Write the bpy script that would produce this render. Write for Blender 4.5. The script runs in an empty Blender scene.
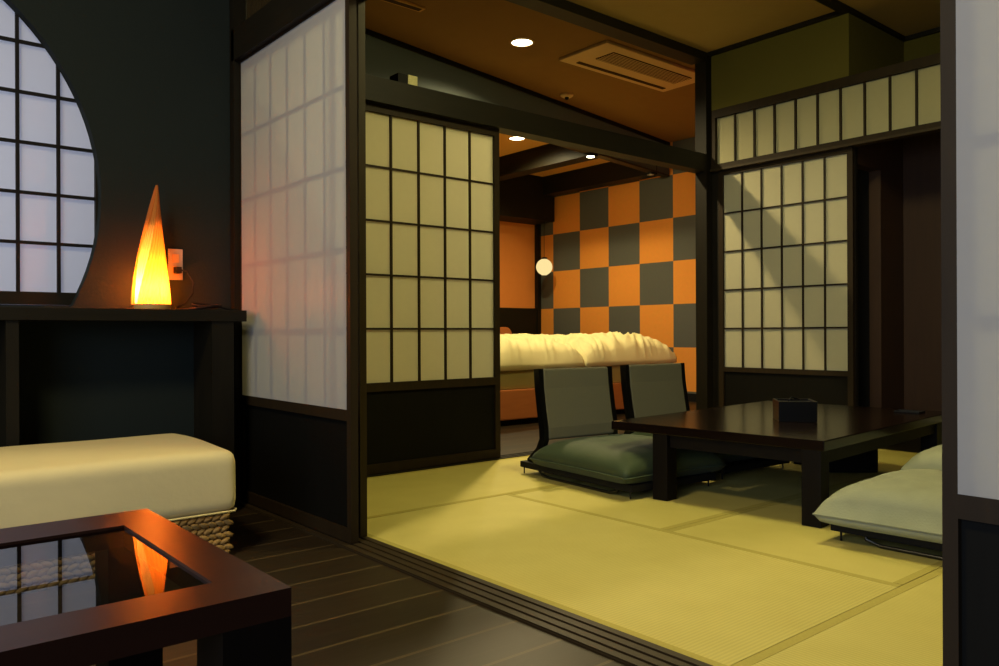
import bpy, bmesh, math, random
from math import sin, cos, pi, radians, sqrt
from mathutils import Vector, Matrix, noise

random.seed(7)
scn = bpy.context.scene
COL = scn.collection

# ------------------------------------------------------------------ materials
def srgb(r, g, b):
    def f(c):
        c /= 255.0
        return c / 12.92 if c <= 0.04045 else ((c + 0.055) / 1.055) ** 2.4
    return (f(r), f(g), f(b), 1.0)

def new_mat(name):
    m = bpy.data.materials.new(name)
    m.use_nodes = True
    nt = m.node_tree
    for n in list(nt.nodes):
        nt.nodes.remove(n)
    out = nt.nodes.new('ShaderNodeOutputMaterial')
    return m, nt, out

def pbr(name, col, rough=0.6, spec=0.5, metal=0.0, noise_scale=None, noise_amt=0.15, bump=None,
        coat=0.0, stretch=(1, 1, 1), sheen=0.0, bump_scale=None):
    m, nt, out = new_mat(name)
    b = nt.nodes.new('ShaderNodeBsdfPrincipled')
    b.inputs['Roughness'].default_value = rough
    b.inputs['Specular IOR Level'].default_value = spec
    b.inputs['Metallic'].default_value = metal
    b.inputs['Coat Weight'].default_value = coat
    b.inputs['Sheen Weight'].default_value = sheen
    nt.links.new(b.outputs[0], out.inputs[0])
    tc = nt.nodes.new('ShaderNodeTexCoord')
    mp = nt.nodes.new('ShaderNodeMapping')
    mp.inputs['Scale'].default_value = stretch
    nt.links.new(tc.outputs['Object'], mp.inputs[0])
    if noise_scale:
        n = nt.nodes.new('ShaderNodeTexNoise')
        n.inputs['Scale'].default_value = noise_scale
        n.inputs['Detail'].default_value = 5
        nt.links.new(mp.outputs[0], n.inputs['Vector'])
        mx = nt.nodes.new('ShaderNodeMix'); mx.data_type = 'RGBA'
        a = [c * (1 - noise_amt) for c in col[:3]] + [1]
        c2 = [min(1, c * (1 + noise_amt)) for c in col[:3]] + [1]
        mx.inputs[6].default_value = a
        mx.inputs[7].default_value = c2
        nt.links.new(n.outputs['Fac'], mx.inputs[0])
        nt.links.new(mx.outputs[2], b.inputs['Base Color'])
    else:
        b.inputs['Base Color'].default_value = col
    if bump:
        n2 = nt.nodes.new('ShaderNodeTexNoise')
        n2.inputs['Scale'].default_value = bump_scale or 60
        n2.inputs['Detail'].default_value = 4
        nt.links.new(mp.outputs[0], n2.inputs['Vector'])
        bp = nt.nodes.new('ShaderNodeBump')
        bp.inputs['Strength'].default_value = bump
        bp.inputs['Distance'].default_value = 0.004
        nt.links.new(n2.outputs['Fac'], bp.inputs['Height'])
        nt.links.new(bp.outputs[0], b.inputs['Normal'])
    return m

def paper(name, col, trans=0.35, gloss=0.0, rough=0.2, tcol=None):
    m, nt, out = new_mat(name)
    d = nt.nodes.new('ShaderNodeBsdfDiffuse'); d.inputs[0].default_value = col
    t = nt.nodes.new('ShaderNodeBsdfTranslucent'); t.inputs[0].default_value = tcol or col
    mx = nt.nodes.new('ShaderNodeMixShader'); mx.inputs[0].default_value = trans
    nt.links.new(d.outputs[0], mx.inputs[1]); nt.links.new(t.outputs[0], mx.inputs[2])
    last = mx
    tc = nt.nodes.new('ShaderNodeTexCoord')
    n = nt.nodes.new('ShaderNodeTexNoise'); n.inputs['Scale'].default_value = 30; n.inputs['Detail'].default_value = 6
    nt.links.new(tc.outputs['Object'], n.inputs['Vector'])
    mc = nt.nodes.new('ShaderNodeMix'); mc.data_type = 'RGBA'
    mc.inputs[6].default_value = [c * 0.93 for c in col[:3]] + [1]
    mc.inputs[7].default_value = col
    nt.links.new(n.outputs['Fac'], mc.inputs[0])
    nt.links.new(mc.outputs[2], d.inputs[0])
    if gloss > 0:
        g = nt.nodes.new('ShaderNodeBsdfGlossy'); g.inputs['Roughness'].default_value = rough
        fr = nt.nodes.new('ShaderNodeFresnel'); fr.inputs[0].default_value = 1.4
        mm = nt.nodes.new('ShaderNodeMath'); mm.operation = 'MULTIPLY'; mm.inputs[1].default_value = gloss
        nt.links.new(fr.outputs[0], mm.inputs[0])
        m2 = nt.nodes.new('ShaderNodeMixShader')
        nt.links.new(mm.outputs[0], m2.inputs[0])
        nt.links.new(mx.outputs[0], m2.inputs[1]); nt.links.new(g.outputs[0], m2.inputs[2])
        last = m2
    nt.links.new(last.outputs[0], out.inputs[0])
    return m

def emit(name, col, s):
    m, nt, out = new_mat(name)
    e = nt.nodes.new('ShaderNodeEmission'); e.inputs[0].default_value = col; e.inputs[1].default_value = s
    nt.links.new(e.outputs[0], out.inputs[0])
    return m

def tatami_mat(name, along_x):
    m, nt, out = new_mat(name)
    b = nt.nodes.new('ShaderNodeBsdfPrincipled')
    b.inputs['Roughness'].default_value = 0.62
    b.inputs['Specular IOR Level'].default_value = 0.25
    tc = nt.nodes.new('ShaderNodeTexCoord')
    w = nt.nodes.new('ShaderNodeTexWave'); w.wave_type = 'BANDS'
    w.bands_direction = 'X' if along_x else 'Y'
    w.inputs['Scale'].default_value = 26; w.inputs['Distortion'].default_value = 0.6
    w.inputs['Detail'].default_value = 2
    w2 = nt.nodes.new('ShaderNodeTexWave'); w2.wave_type = 'BANDS'
    w2.bands_direction = 'Y' if along_x else 'X'
    w2.inputs['Scale'].default_value = 120; w2.inputs['Distortion'].default_value = 1.5
    n = nt.nodes.new('ShaderNodeTexNoise'); n.inputs['Scale'].default_value = 6; n.inputs['Detail'].default_value = 6
    for q in (w, w2, n):
        nt.links.new(tc.outputs['Object'], q.inputs['Vector'])
    mx = nt.nodes.new('ShaderNodeMix'); mx.data_type = 'RGBA'
    mx.inputs[6].default_value = srgb(190, 177, 94); mx.inputs[7].default_value = srgb(208, 196, 112)
    nt.links.new(n.outputs['Fac'], mx.inputs[0])
    mx2 = nt.nodes.new('ShaderNodeMix'); mx2.data_type = 'RGBA'; mx2.blend_type = 'MULTIPLY'
    mx2.inputs[0].default_value = 0.14
    nt.links.new(mx.outputs[2], mx2.inputs[6]); nt.links.new(w.outputs['Color'], mx2.inputs[7])
    nt.links.new(mx2.outputs[2], b.inputs['Base Color'])
    ad = nt.nodes.new('ShaderNodeMath'); ad.operation = 'ADD'
    nt.links.new(w.outputs['Fac'], ad.inputs[0]); nt.links.new(w2.outputs['Fac'], ad.inputs[1])
    bp = nt.nodes.new('ShaderNodeBump'); bp.inputs['Strength'].default_value = 0.25; bp.inputs['Distance'].default_value = 0.002
    nt.links.new(ad.outputs[0], bp.inputs['Height']); nt.links.new(bp.outputs[0], b.inputs['Normal'])
    nt.links.new(b.outputs[0], out.inputs[0])
    return m

def wood(name, c1, c2, rough=0.45, scale=4.0, axis='Z', spec=0.4, bump=0.15):
    m, nt, out = new_mat(name)
    b = nt.nodes.new('ShaderNodeBsdfPrincipled')
    b.inputs['Roughness'].default_value = rough
    b.inputs['Specular IOR Level'].default_value = spec
    tc = nt.nodes.new('ShaderNodeTexCoord'); mp = nt.nodes.new('ShaderNodeMapping')
    s = {'X': (0.12, 1, 1), 'Y': (1, 0.12, 1), 'Z': (1, 1, 0.12)}[axis]
    mp.inputs['Scale'].default_value = [k * scale for k in s]
    nt.links.new(tc.outputs['Object'], mp.inputs[0])
    n = nt.nodes.new('ShaderNodeTexNoise'); n.inputs['Scale'].default_value = 7; n.inputs['Detail'].default_value = 8
    n.inputs['Distortion'].default_value = 0.8
    nt.links.new(mp.outputs[0], n.inputs['Vector'])
    mx = nt.nodes.new('ShaderNodeMix'); mx.data_type = 'RGBA'
    mx.inputs[6].default_value = c1; mx.inputs[7].default_value = c2
    nt.links.new(n.outputs['Fac'], mx.inputs[0]); nt.links.new(mx.outputs[2], b.inputs['Base Color'])
    bp = nt.nodes.new('ShaderNodeBump'); bp.inputs['Strength'].default_value = bump; bp.inputs['Distance'].default_value = 0.002
    nt.links.new(n.outputs['Fac'], bp.inputs['Height']); nt.links.new(bp.outputs[0], b.inputs['Normal'])
    nt.links.new(b.outputs[0], out.inputs[0])
    return m

def plank_mat(name):
    # dark boards running along y, 0.165 m wide, pale joint edges with glints of light painted into the colour
    m, nt, out = new_mat(name)
    b = nt.nodes.new('ShaderNodeBsdfPrincipled')
    b.inputs['Roughness'].default_value = 0.45; b.inputs['Specular IOR Level'].default_value = 0.22
    tc = nt.nodes.new('ShaderNodeTexCoord')
    sp = nt.nodes.new('ShaderNodeSeparateXYZ'); nt.links.new(tc.outputs['Object'], sp.inputs[0])
    def math_(op, a, bb=None):
        q = nt.nodes.new('ShaderNodeMath'); q.operation = op
        for i, v in enumerate((a, bb)):
            if v is None: continue
            if isinstance(v, (int, float)): q.inputs[i].default_value = v
            else: nt.links.new(v, q.inputs[i])
        return q.outputs[0]
    sc = math_('DIVIDE', math_('ADD', sp.outputs['X'], 1.73 + 0.165 * 80), 0.165)
    fr = math_('FRACT', sc)
    cell = math_('FLOOR', sc)
    edge = math_('ABSOLUTE', math_('SUBTRACT', fr, 0.5))
    groove = math_('GREATER_THAN', edge, 0.487)
    near = math_('GREATER_THAN', edge, 0.47)
    wn = nt.nodes.new('ShaderNodeTexWhiteNoise'); wn.noise_dimensions = '1D'
    nt.links.new(cell, wn.inputs['W'])
    mp = nt.nodes.new('ShaderNodeMapping'); mp.inputs['Scale'].default_value = (9, 0.8, 1)
    nt.links.new(tc.outputs['Object'], mp.inputs[0])
    n = nt.nodes.new('ShaderNodeTexNoise'); n.inputs['Scale'].default_value = 4; n.inputs['Detail'].default_value = 8
    n.inputs['Distortion'].default_value = 1.2
    nt.links.new(mp.outputs[0], n.inputs['Vector'])
    fac = math_('ADD', math_('MULTIPLY', n.outputs['Fac'], 0.6), math_('MULTIPLY', wn.outputs['Value'], 0.4))
    mx = nt.nodes.new('ShaderNodeMix'); mx.data_type = 'RGBA'
    mx.inputs[6].default_value = srgb(24, 18, 11); mx.inputs[7].default_value = srgb(50, 39, 24)
    nt.links.new(fac, mx.inputs[0])
    m2 = nt.nodes.new('ShaderNodeMix'); m2.data_type = 'RGBA'
    m2.inputs[7].default_value = srgb(110, 92, 60)
    nt.links.new(math_('MULTIPLY', near, 0.45), m2.inputs[0]); nt.links.new(mx.outputs[2], m2.inputs[6])
    m3 = nt.nodes.new('ShaderNodeMix'); m3.data_type = 'RGBA'
    m3.inputs[7].default_value = srgb(16, 11, 8)
    nt.links.new(math_('MULTIPLY', groove, 0.3), m3.inputs[0]); nt.links.new(m2.outputs[2], m3.inputs[6])
    nt.links.new(m3.outputs[2], b.inputs['Base Color'])
    bp = nt.nodes.new('ShaderNodeBump'); bp.inputs['Strength'].default_value = 0.3; bp.inputs['Distance'].default_value = 0.003
    h = math_('SUBTRACT', math_('MULTIPLY', n.outputs['Fac'], 0.4), math_('MULTIPLY', near, 1.0))
    nt.links.new(h, bp.inputs['Height']); nt.links.new(bp.outputs[0], b.inputs['Normal'])
    nt.links.new(b.outputs[0], out.inputs[0])
    return m

def checker_mat(name):
    m, nt, out = new_mat(name)
    b = nt.nodes.new('ShaderNodeBsdfPrincipled'); b.inputs['Roughness'].default_value = 0.75
    b.inputs['Specular IOR Level'].default_value = 0.2
    tc = nt.nodes.new('ShaderNodeTexCoord')
    sp = nt.nodes.new('ShaderNodeSeparateXYZ'); nt.links.new(tc.outputs['Object'], sp.inputs[0])
    cb = nt.nodes.new('ShaderNodeCombineXYZ')
    def lin(src, off):
        a = nt.nodes.new('ShaderNodeMath'); a.operation = 'ADD'; a.inputs[1].default_value = off
        nt.links.new(src, a.inputs[0])
        d = nt.nodes.new('ShaderNodeMath'); d.operation = 'DIVIDE'; d.inputs[1].default_value = 0.4785
        nt.links.new(a.outputs[0], d.inputs[0]); return d.outputs[0]
    S = 0.4785
    nt.links.new(lin(sp.outputs['X'], 6.013 + 40 * S), cb.inputs[0])
    nt.links.new(lin(sp.outputs['Z'], -1.062 + 40 * S), cb.inputs[1])
    cb.inputs[2].default_value = 0.5
    ck = nt.nodes.new('ShaderNodeTexChecker'); ck.inputs['Scale'].default_value = 1.0
    nt.links.new(cb.outputs[0], ck.inputs['Vector'])
    ck.inputs['Color1'].default_value = srgb(226, 148, 62); ck.inputs['Color2'].default_value = srgb(88, 90, 84)
    n = nt.nodes.new('ShaderNodeTexNoise'); n.inputs['Scale'].default_value = 25
    nt.links.new(tc.outputs['Object'], n.inputs['Vector'])
    mx = nt.nodes.new('ShaderNodeMix'); mx.data_type = 'RGBA'; mx.blend_type = 'MULTIPLY'; mx.inputs[0].default_value = 0.12
    nt.links.new(ck.outputs['Color'], mx.inputs[6]); nt.links.new(n.outputs['Color'], mx.inputs[7])
    nt.links.new(mx.outputs[2], b.inputs['Base Color'])
    nt.links.new(b.outputs[0], out.inputs[0])
    return m

def glass_mat(name):
    m, nt, out = new_mat(name)
    tr = nt.nodes.new('ShaderNodeBsdfTransparent'); tr.inputs[0].default_value = (0.42, 0.46, 0.5, 1)
    g = nt.nodes.new('ShaderNodeBsdfGlossy'); g.inputs['Roughness'].default_value = 0.0
    fr = nt.nodes.new('ShaderNodeFresnel'); fr.inputs[0].default_value = 1.9
    mx = nt.nodes.new('ShaderNodeMixShader')
    nt.links.new(fr.outputs[0], mx.inputs[0]); nt.links.new(tr.outputs[0], mx.inputs[1]); nt.links.new(g.outputs[0], mx.inputs[2])
    nt.links.new(mx.outputs[0], out.inputs[0])
    return m

M = {}
M['darkwood'] = wood('dark_stained_wood', srgb(15, 13, 7), srgb(30, 25, 13), rough=0.55, spec=0.2)
M['darkwood_y'] = wood('dark_stained_wood_y', srgb(15, 13, 7), srgb(30, 25, 13), rough=0.55, spec=0.2, axis='Y')
M['darkwood_x'] = wood('dark_stained_wood_x', srgb(15, 13, 7), srgb(30, 25, 13), rough=0.55, spec=0.2, axis='X')
M['lattice'] = wood('lattice_wood', srgb(28, 20, 9), srgb(46, 34, 15), rough=0.6, spec=0.2)
M['brownwood'] = wood('brown_wood', srgb(38, 29, 13), srgb(60, 47, 22), rough=0.55, spec=0.25)
M['brownwood_x'] = wood('brown_sill_wood', srgb(36, 28, 15), srgb(56, 44, 25), rough=0.55, spec=0.25, axis='X')
M['wainscot'] = wood('wainscot_wood', srgb(10, 9, 5), srgb(17, 15, 9), rough=0.65, spec=0.12)
M['paper_warm'] = paper('shoji_paper', srgb(206, 200, 164), 0.3)
M['paper_transom_dim'] = paper('transom_paper_dim', srgb(188, 182, 142), 0.25)  # shoji paper darkened in colour to stand in for weaker light on the transom
M['paper_back'] = paper('shoji_paper_sheet', srgb(178, 176, 172), 0.34, gloss=0.25, rough=0.35)
M['paper_window'] = paper('window_paper', srgb(225, 228, 236), 0.6)
M['slate'] = pbr('slate_plaster', srgb(26, 33, 30), 0.85, 0.2, noise_scale=3, noise_amt=0.08, bump=0.25, bump_scale=90)
M['slate_blue'] = pbr('bluegrey_plaster', srgb(84, 92, 90), 0.85, 0.2, noise_scale=3, noise_amt=0.08)
M['olive'] = pbr('olive_plaster', srgb(86, 80, 34), 0.9, 0.1, noise_scale=5, noise_amt=0.06)
M['orange'] = pbr('orange_wallpaper', srgb(214, 134, 62), 0.8, 0.2, noise_scale=8, noise_amt=0.05)
M['ceil_brown'] = pbr('brown_ceiling', srgb(136, 100, 50), 0.85, 0.15, noise_scale=10, noise_amt=0.05)
M['ceil_tan'] = pbr('tan_ceiling', srgb(168, 142, 88), 0.85, 0.15, noise_scale=10, noise_amt=0.05)
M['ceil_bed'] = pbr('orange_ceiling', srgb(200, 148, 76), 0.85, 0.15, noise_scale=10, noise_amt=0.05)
M['planks'] = plank_mat('dark_plank_floor')
M['tatami_x'] = tatami_mat('tatami_weave_x', True)
M['tatami_y'] = tatami_mat('tatami_weave_y', False)
M['heri'] = pbr('tatami_border_cloth', srgb(172, 160, 84), 0.8, 0.1, noise_scale=120, noise_amt=0.15)
M['checker'] = checker_mat('checkered_wallpaper')
M['lacquer'] = pbr('black_brown_lacquer', srgb(20, 11, 7), 0.20, 0.16, noise_scale=6, noise_amt=0.2, coat=0.0, stretch=(1, 6, 1))
M['lacquer_red'] = wood('red_brown_lacquer', srgb(34, 18, 13), srgb(50, 28, 18), rough=0.30, axis='Y', spec=0.25, bump=0.05)
M['tableleg'] = wood('near_black_brown_wood', srgb(12, 8, 5), srgb(18, 12, 8), rough=0.55, spec=0.12)
M['alcove_brown'] = wood('dim_brown_panel', srgb(50, 30, 14), srgb(66, 42, 20), rough=0.6)
M['black'] = pbr('black_lacquer', srgb(8, 8, 8), 0.3, 0.3)
M['blackmatte'] = pbr('matt_black', srgb(16, 15, 14), 0.7, 0.2)
M['grey_fabric'] = pbr('grey_fabric', srgb(92, 90, 74), 0.9, 0.1, noise_scale=200, noise_amt=0.12, bump=0.3, bump_scale=300)
M['green_fabric'] = pbr('green_fabric', srgb(60, 72, 46), 0.65, 0.3, noise_scale=14, noise_amt=0.14, bump=0.3, bump_scale=160, sheen=0.05)
M['palegreen_fabric'] = pbr('pale_green_fabric', srgb(138, 142, 116), 0.7, 0.3, noise_scale=14, noise_amt=0.14, bump=0.3, bump_scale=160, sheen=0.05)
M['cream'] = pbr('cream_fabric', srgb(212, 196, 146), 0.85, 0.15, noise_scale=9, noise_amt=0.05, bump=0.35, bump_scale=25)
M['duvet'] = pbr('cream_duvet', srgb(226, 216, 162), 0.85, 0.1, noise_scale=5, noise_amt=0.03)
M['sheet'] = pbr('bed_sheet', srgb(160, 148, 92), 0.85, 0.1)
M['bedwood'] = wood('bed_wood', srgb(150, 84, 40), srgb(172, 104, 54), rough=0.5, axis='Y')
M['wicker'] = pbr('wicker_rope', srgb(150, 116, 62), 0.7, 0.3, noise_scale=40, noise_amt=0.3, bump=0.6, bump_scale=200)
M['wickerdark'] = pbr('wicker_core', srgb(40, 28, 18), 0.9, 0.1)
M['metal'] = pbr('dark_metal', srgb(70, 68, 62), 0.35, 0.5, metal=0.9)
M['beige_plastic'] = pbr('beige_plastic', srgb(206, 168, 108), 0.55, 0.4)
M['darkslot'] = pbr('dark_slot', srgb(70, 48, 26), 0.8, 0.1)
M['white_plastic'] = pbr('white_plastic', srgb(170, 166, 150), 0.4, 0.5)
M['glass'] = glass_mat('table_glass')
def leak(m, amount, col):
    nt = m.node_tree
    out = [n for n in nt.nodes if n.type == 'OUTPUT_MATERIAL'][0]
    src = out.inputs[0].links[0].from_socket
    t = nt.nodes.new('ShaderNodeBsdfTransparent'); t.inputs[0].default_value = col
    mx = nt.nodes.new('ShaderNodeMixShader'); mx.inputs[0].default_value = amount
    nt.links.new(src, mx.inputs[1]); nt.links.new(t.outputs[0], mx.inputs[2]); nt.links.new(mx.outputs[0], out.inputs[0])
M['veneer'] = paper('lamp_veneer', srgb(240, 190, 110), 0.75, tcol=(1.0, 0.46, 0.07, 1))
M['veneer_in'] = paper('lamp_veneer_inner', srgb(250, 220, 160), 0.85, tcol=(1.0, 0.62, 0.16, 1))
leak(M['veneer'], 0.30, (1, 0.55, 0.25, 1)); leak(M['veneer_in'], 0.5, (1, 0.7, 0.4, 1))
M['lampbase'] = pbr('lamp_base_wood', srgb(176, 140, 76), 0.5, 0.3)
M['mosaic'] = pbr('speckled_cream_glass', srgb(190, 184, 130), 0.4, 0.5, noise_scale=220, noise_amt=0.6)
M['downlight'] = emit('downlight_glow', (1.0, 0.86, 0.55, 1), 14)
M['globe'] = emit('globe_glow', (1.0, 0.78, 0.34, 1), 1.0)
M['ceilinglamp'] = emit('ceiling_lamp_glow', (1.0, 0.90, 0.41, 1), 42.0)
M['straw'] = pbr('pale_green_basket', srgb(150, 146, 92), 0.7, 0.3, noise_scale=30, noise_amt=0.15)

# ------------------------------------------------------------------ mesh helpers
class MB:
    def __init__(s): s.bm = bmesh.new()
    def box(s, x0, x1, y0, y1, z0, z1, mat=None, bev=0.0):
        xs, ys, zs = sorted((x0, x1)), sorted((y0, y1)), sorted((z0, z1))
        vs = [s.bm.verts.new((x, y, z)) for z in zs for y in ys for x in xs]
        if mat is not None:
            for v in vs: v.co = mat @ v.co
        q = [(0, 2, 3, 1), (4, 5, 7, 6), (0, 1, 5, 4), (2, 6, 7, 3), (0, 4, 6, 2), (1, 3, 7, 5)]
        fs = [s.bm.faces.new([vs[i] for i in f]) for f in q]
        if bev > 0:
            es = list({e for f in fs for e in f.edges})
            bmesh.ops.bevel(s.bm, geom=es, offset=bev, segments=2, profile=0.7, affect='EDGES')
        return s
    def tube(s, pts, r, seg=10, cap=True):
        pts = [Vector(p) for p in pts]
        rings = []
        up = Vector((0, 0, 1))
        for i, p in enumerate(pts):
            t = (pts[min(i + 1, len(pts) - 1)] - pts[max(i - 1, 0)]).normalized()
            a = t.cross(up)
            if a.length < 1e-3: a = t.cross(Vector((1, 0, 0)))
            a.normalize(); b = t.cross(a).normalized()
            rr = r[i] if isinstance(r, (list, tuple)) else r
            rings.append([s.bm.verts.new(p + a * rr * cos(2 * pi * k / seg) + b * rr * sin(2 * pi * k / seg)) for k in range(seg)])
        for i in range(len(rings) - 1):
            for k in range(seg):
                s.bm.faces.new([rings[i][k], rings[i][(k + 1) % seg], rings[i + 1][(k + 1) % seg], rings[i + 1][k]])
        if cap:
            s.bm.faces.new(rings[0]); s.bm.faces.new(rings[-1][::-1])
        return s
    def lathe(s, cx, cy, prof, seg=32, cap=True):
        rings = []
        for r, z in prof:
            rings.append([s.bm.verts.new((cx + r * cos(2 * pi * k / seg), cy + r * sin(2 * pi * k / seg), z)) for k in range(seg)])
        for i in range(len(rings) - 1):
            for k in range(seg):
                s.bm.faces.new([rings[i][k], rings[i][(k + 1) % seg], rings[i + 1][(k + 1) % seg], rings[i + 1][k]])
        if cap:
            s.bm.faces.new(rings[0][::-1]); s.bm.faces.new(rings[-1])
        return s
    def quad(s, pts):
        s.bm.faces.new([s.bm.verts.new(p) for p in pts]); return s
    def poly(s, pts):
        return s.quad(pts)
    def prism(s, poly2, axis, a, b):
        # extrude 2D polygon along axis between a and b
        def mk(p, t):
            return {'x': (t, p[0], p[1]), 'y': (p[0], t, p[1]), 'z': (p[0], p[1], t)}[axis]
        v0 = [s.bm.verts.new(mk(p, a)) for p in poly2]; v1 = [s.bm.verts.new(mk(p, b)) for p in poly2]
        n = len(poly2)
        s.bm.faces.new(v0); s.bm.faces.new(v1[::-1])
        for i in range(n):
            s.bm.faces.new([v0[i], v1[i], v1[(i + 1) % n], v0[(i + 1) % n]])
        return s
    def build(s, name, mat, parent=None, smooth=False, loc=None):
        bmesh.ops.recalc_face_normals(s.bm, faces=s.bm.faces)
        me = bpy.data.meshes.new(name)
        s.bm.to_mesh(me); s.bm.free()
        me.materials.append(mat)
        if smooth:
            for p in me.polygons: p.use_smooth = True
        o = bpy.data.objects.new(name, me)
        COL.objects.link(o)
        if parent is not None:
            o.parent = parent
            # geometry is given in the parent's local frame
        if loc: o.location = loc
        return o

def tag(o, label, cat, group=None, kind=None):
    o['label'] = label; o['category'] = cat
    if group: o['group'] = group
    if kind: o['kind'] = kind
    return o

def empty(name, loc, label, cat, group=None, kind=None, rz=0):
    o = bpy.data.objects.new(name, None); COL.objects.link(o)
    o.empty_display_size = 0.05
    o.location = loc; o.rotation_euler = (0, 0, rz)
    return tag(o, label, cat, group, kind)

def struct(name, mb, mat, label, cat, smooth=False):
    return tag(mb.build(name, mat, smooth=smooth), label, cat, kind='structure')

def copy_tree(o, parent=None):
    c = o.copy(); COL.objects.link(c)
    if parent is not None: c.parent = parent
    for ch in [k for k in bpy.data.objects if k.parent == o]:
        copy_tree(ch, c)
    return c

# ------------------------------------------------------------------ floors
struct('floor', MB().box(-3.6, 2.4, -2.6, 1.37, -0.08, 0.0), M['planks'], 'dark plank floor of the sitting area in front of the tatami room', 'floor')
struct('floor_bedroom', MB().box(-7.84, -3.705, 1.37, 7.26, -0.08, 0.0), M['planks'], 'dark wooden floor of the bedroom beyond the tatami room', 'floor')
struct('floor_tatami_base', MB().box(-3.62, 0.5, 1.50, 6.0, -0.08, -0.045), M['blackmatte'], 'subfloor under the tatami mats and the alcove', 'floor')
struct('floor_alcove', MB().box(-2.52, 0.5, 5.10, 6.0, -0.044, 0.0), M['darkwood_x'], 'dark boarded floor of the alcove behind the transom', 'floor')

# sill tracks
mb = MB().box(-3.48, 0.45, 1.372, 1.50, -0.03, 0.004)
for k in range(4):
    y = 1.374 + k * 0.0345
    mb.box(-3.48, 0.45, y, y + 0.023, 0.004, 0.009)
struct('trim_1', mb, M['brownwood_x'], 'grooved wooden floor track between plank floor and tatami', 'sliding track')
mb = MB().box(-3.70, -3.60, 1.50, 5.06, -0.04, 0.004)
for k in range(3):
    x = -3.70 + k * 0.041
    mb.box(x, x + 0.018, 1.50, 5.06, 0.004, 0.011)
struct('trim_2', mb, M['darkwood_y'], 'grooved wooden floor track between tatami and bedroom floor', 'sliding track')

# tatami mats
def tatami(x0, x1, y0, y1, long_x, label):
    g = 0.0015
    x0 += g; x1 -= g; y0 += g; y1 -= g
    root = empty('tatami_mat', ((x0 + x1) / 2, (y0 + y1) / 2, -0.045), label, 'tatami mat', 'tatami mats on the floor')
    hx, hy = (x1 - x0) / 2, (y1 - y0) / 2
    b = 0.028
    if long_x:
        MB().box(-hx, hx, -hy + b, hy - b, 0, 0.05).build('woven_surface', M['tatami_x'], root)
        MB().box(-hx, hx, -hy, -hy + b, 0, 0.0508).build('cloth_border', M['heri'], root)
        MB().box(-hx, hx, hy - b, hy, 0, 0.0508).build('cloth_border', M['heri'], root)
    else:
        MB().box(-hx + b, hx - b, -hy, hy, 0, 0.05).build('woven_surface', M['tatami_y'], root)
        MB().box(-hx, -hx + b, -hy, hy, 0, 0.0508).build('cloth_border', M['heri'], root)
        MB().box(hx - b, hx, -hy, hy, 0, 0.0508).build('cloth_border', M['heri'], root)
    return root
XA, XB, XC = -2.80, -1.90, -1.035
tatami(XA, XC, 1.502, 2.41, True, 'large bright tatami mat lying along the wooden floor track')
tatami(-3.60, XA, 1.502, 3.31, False, 'tatami mat along the left shoji door, nearest the floor track')
tatami(-3.60, XA, 3.31, 5.098, False, 'tatami mat in the far left corner, behind the two floor chairs')
tatami(XA, XB, 2.41, 4.21, False, 'tatami mat under the left half of the low dining table')
tatami(XB, XC, 2.41, 4.21, False, 'tatami mat under the right half of the low dining table')
tatami(XA, XC, 4.21, 5.098, True, 'tatami mat against the back shoji wall, behind the table')
tatami(XC, -0.13, 1.502, 3.31, False, 'tatami mat at bottom right beside the right door post')
tatami(XC, -0.13, 3.31, 5.098, False, 'tatami mat at the right rear, under the pale waste basket')
tatami(-0.13, 0.45, 1.502, 5.098, False, 'narrow tatami mat along the right side wall of the tatami room')

# ------------------------------------------------------------------ shell walls
# living-room wall with round window (plane x = -3.5)
CY, CZ, R = -0.123, 1.305, 0.9625
zc = 0.862   # flat bottom of the circle
a0 = math.asin((zc - CZ) / R)
arc = [(CY + R * cos(a0 + (pi - 2 * a0) * k / 72), CZ + R * sin(a0 + (pi - 2 * a0) * k / 72)) for k in range(73)]
mb = MB()
bm = mb.bm
def wall_with_hole(xf, flip=False):
    Y0, Y1, Z0, Z1 = -2.6, 1.37, 0.0, 3.0
    inner = [bm.verts.new((xf, y, z)) for y, z in arc]
    n = len(arc)
    outer = []
    for (y, z) in arc:
        dy, dz = y - CY, z - (CZ)
        ts = []
        if dy > 1e-6: ts.append((Y1 - CY) / dy)
        if dy < -1e-6: ts.append((Y0 - CY) / dy)
        if dz > 1e-6: ts.append((Z1 - CZ) / dz)
        if dz < -1e-6: ts.append((Z0 - CZ) / dz)
        t = min(ts)
        outer.append(bm.verts.new((xf, CY + dy * t, CZ + dz * t)))
    for i in range(n - 1):
        f = [inner[i], inner[i + 1], outer[i + 1], outer[i]]
        bm.faces.new(f)
    # corners
    def corner(y, z, i):
        c = bm.verts.new((xf, y, z)); bm.faces.new([outer[i], c, outer[i + 1]])
    for i in range(n - 1):
        p, q = outer[i].co, outer[i + 1].co
        if abs(p.y - q.y) > 1e-5 and abs(p.z - q.z) > 1e-5:
            y = Y1 if max(p.y, q.y) > Y1 - 1e-4 else Y0
            z = Z1 if max(p.z, q.z) > Z1 - 1e-4 else Z0
            corner(y, z, i)
    # bottom
    c1 = bm.verts.new((xf, outer[0].co.y, 0)) if outer[0].co.z > 1e-4 else outer[0]
    bl = bm.verts.new((xf, Y0, Z0)); br = bm.verts.new((xf, Y1, Z0))
    pts = [inner[0], outer[0]]
    if outer[0].co.z > 1e-4: pts.append(br)
    else: bm.verts.remove(br)
    if outer[-1].co.z > 1e-4: pts.append(bl)
    else: bm.verts.remove(bl)
    if c1 is not outer[0]: bm.verts.remove(c1)
    pts += [outer[-1], inner[-1]]
    bm.faces.new(pts)
    return inner
i1 = wall_with_hole(-3.5)
i2 = wall_with_hole(-3.555)
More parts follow.
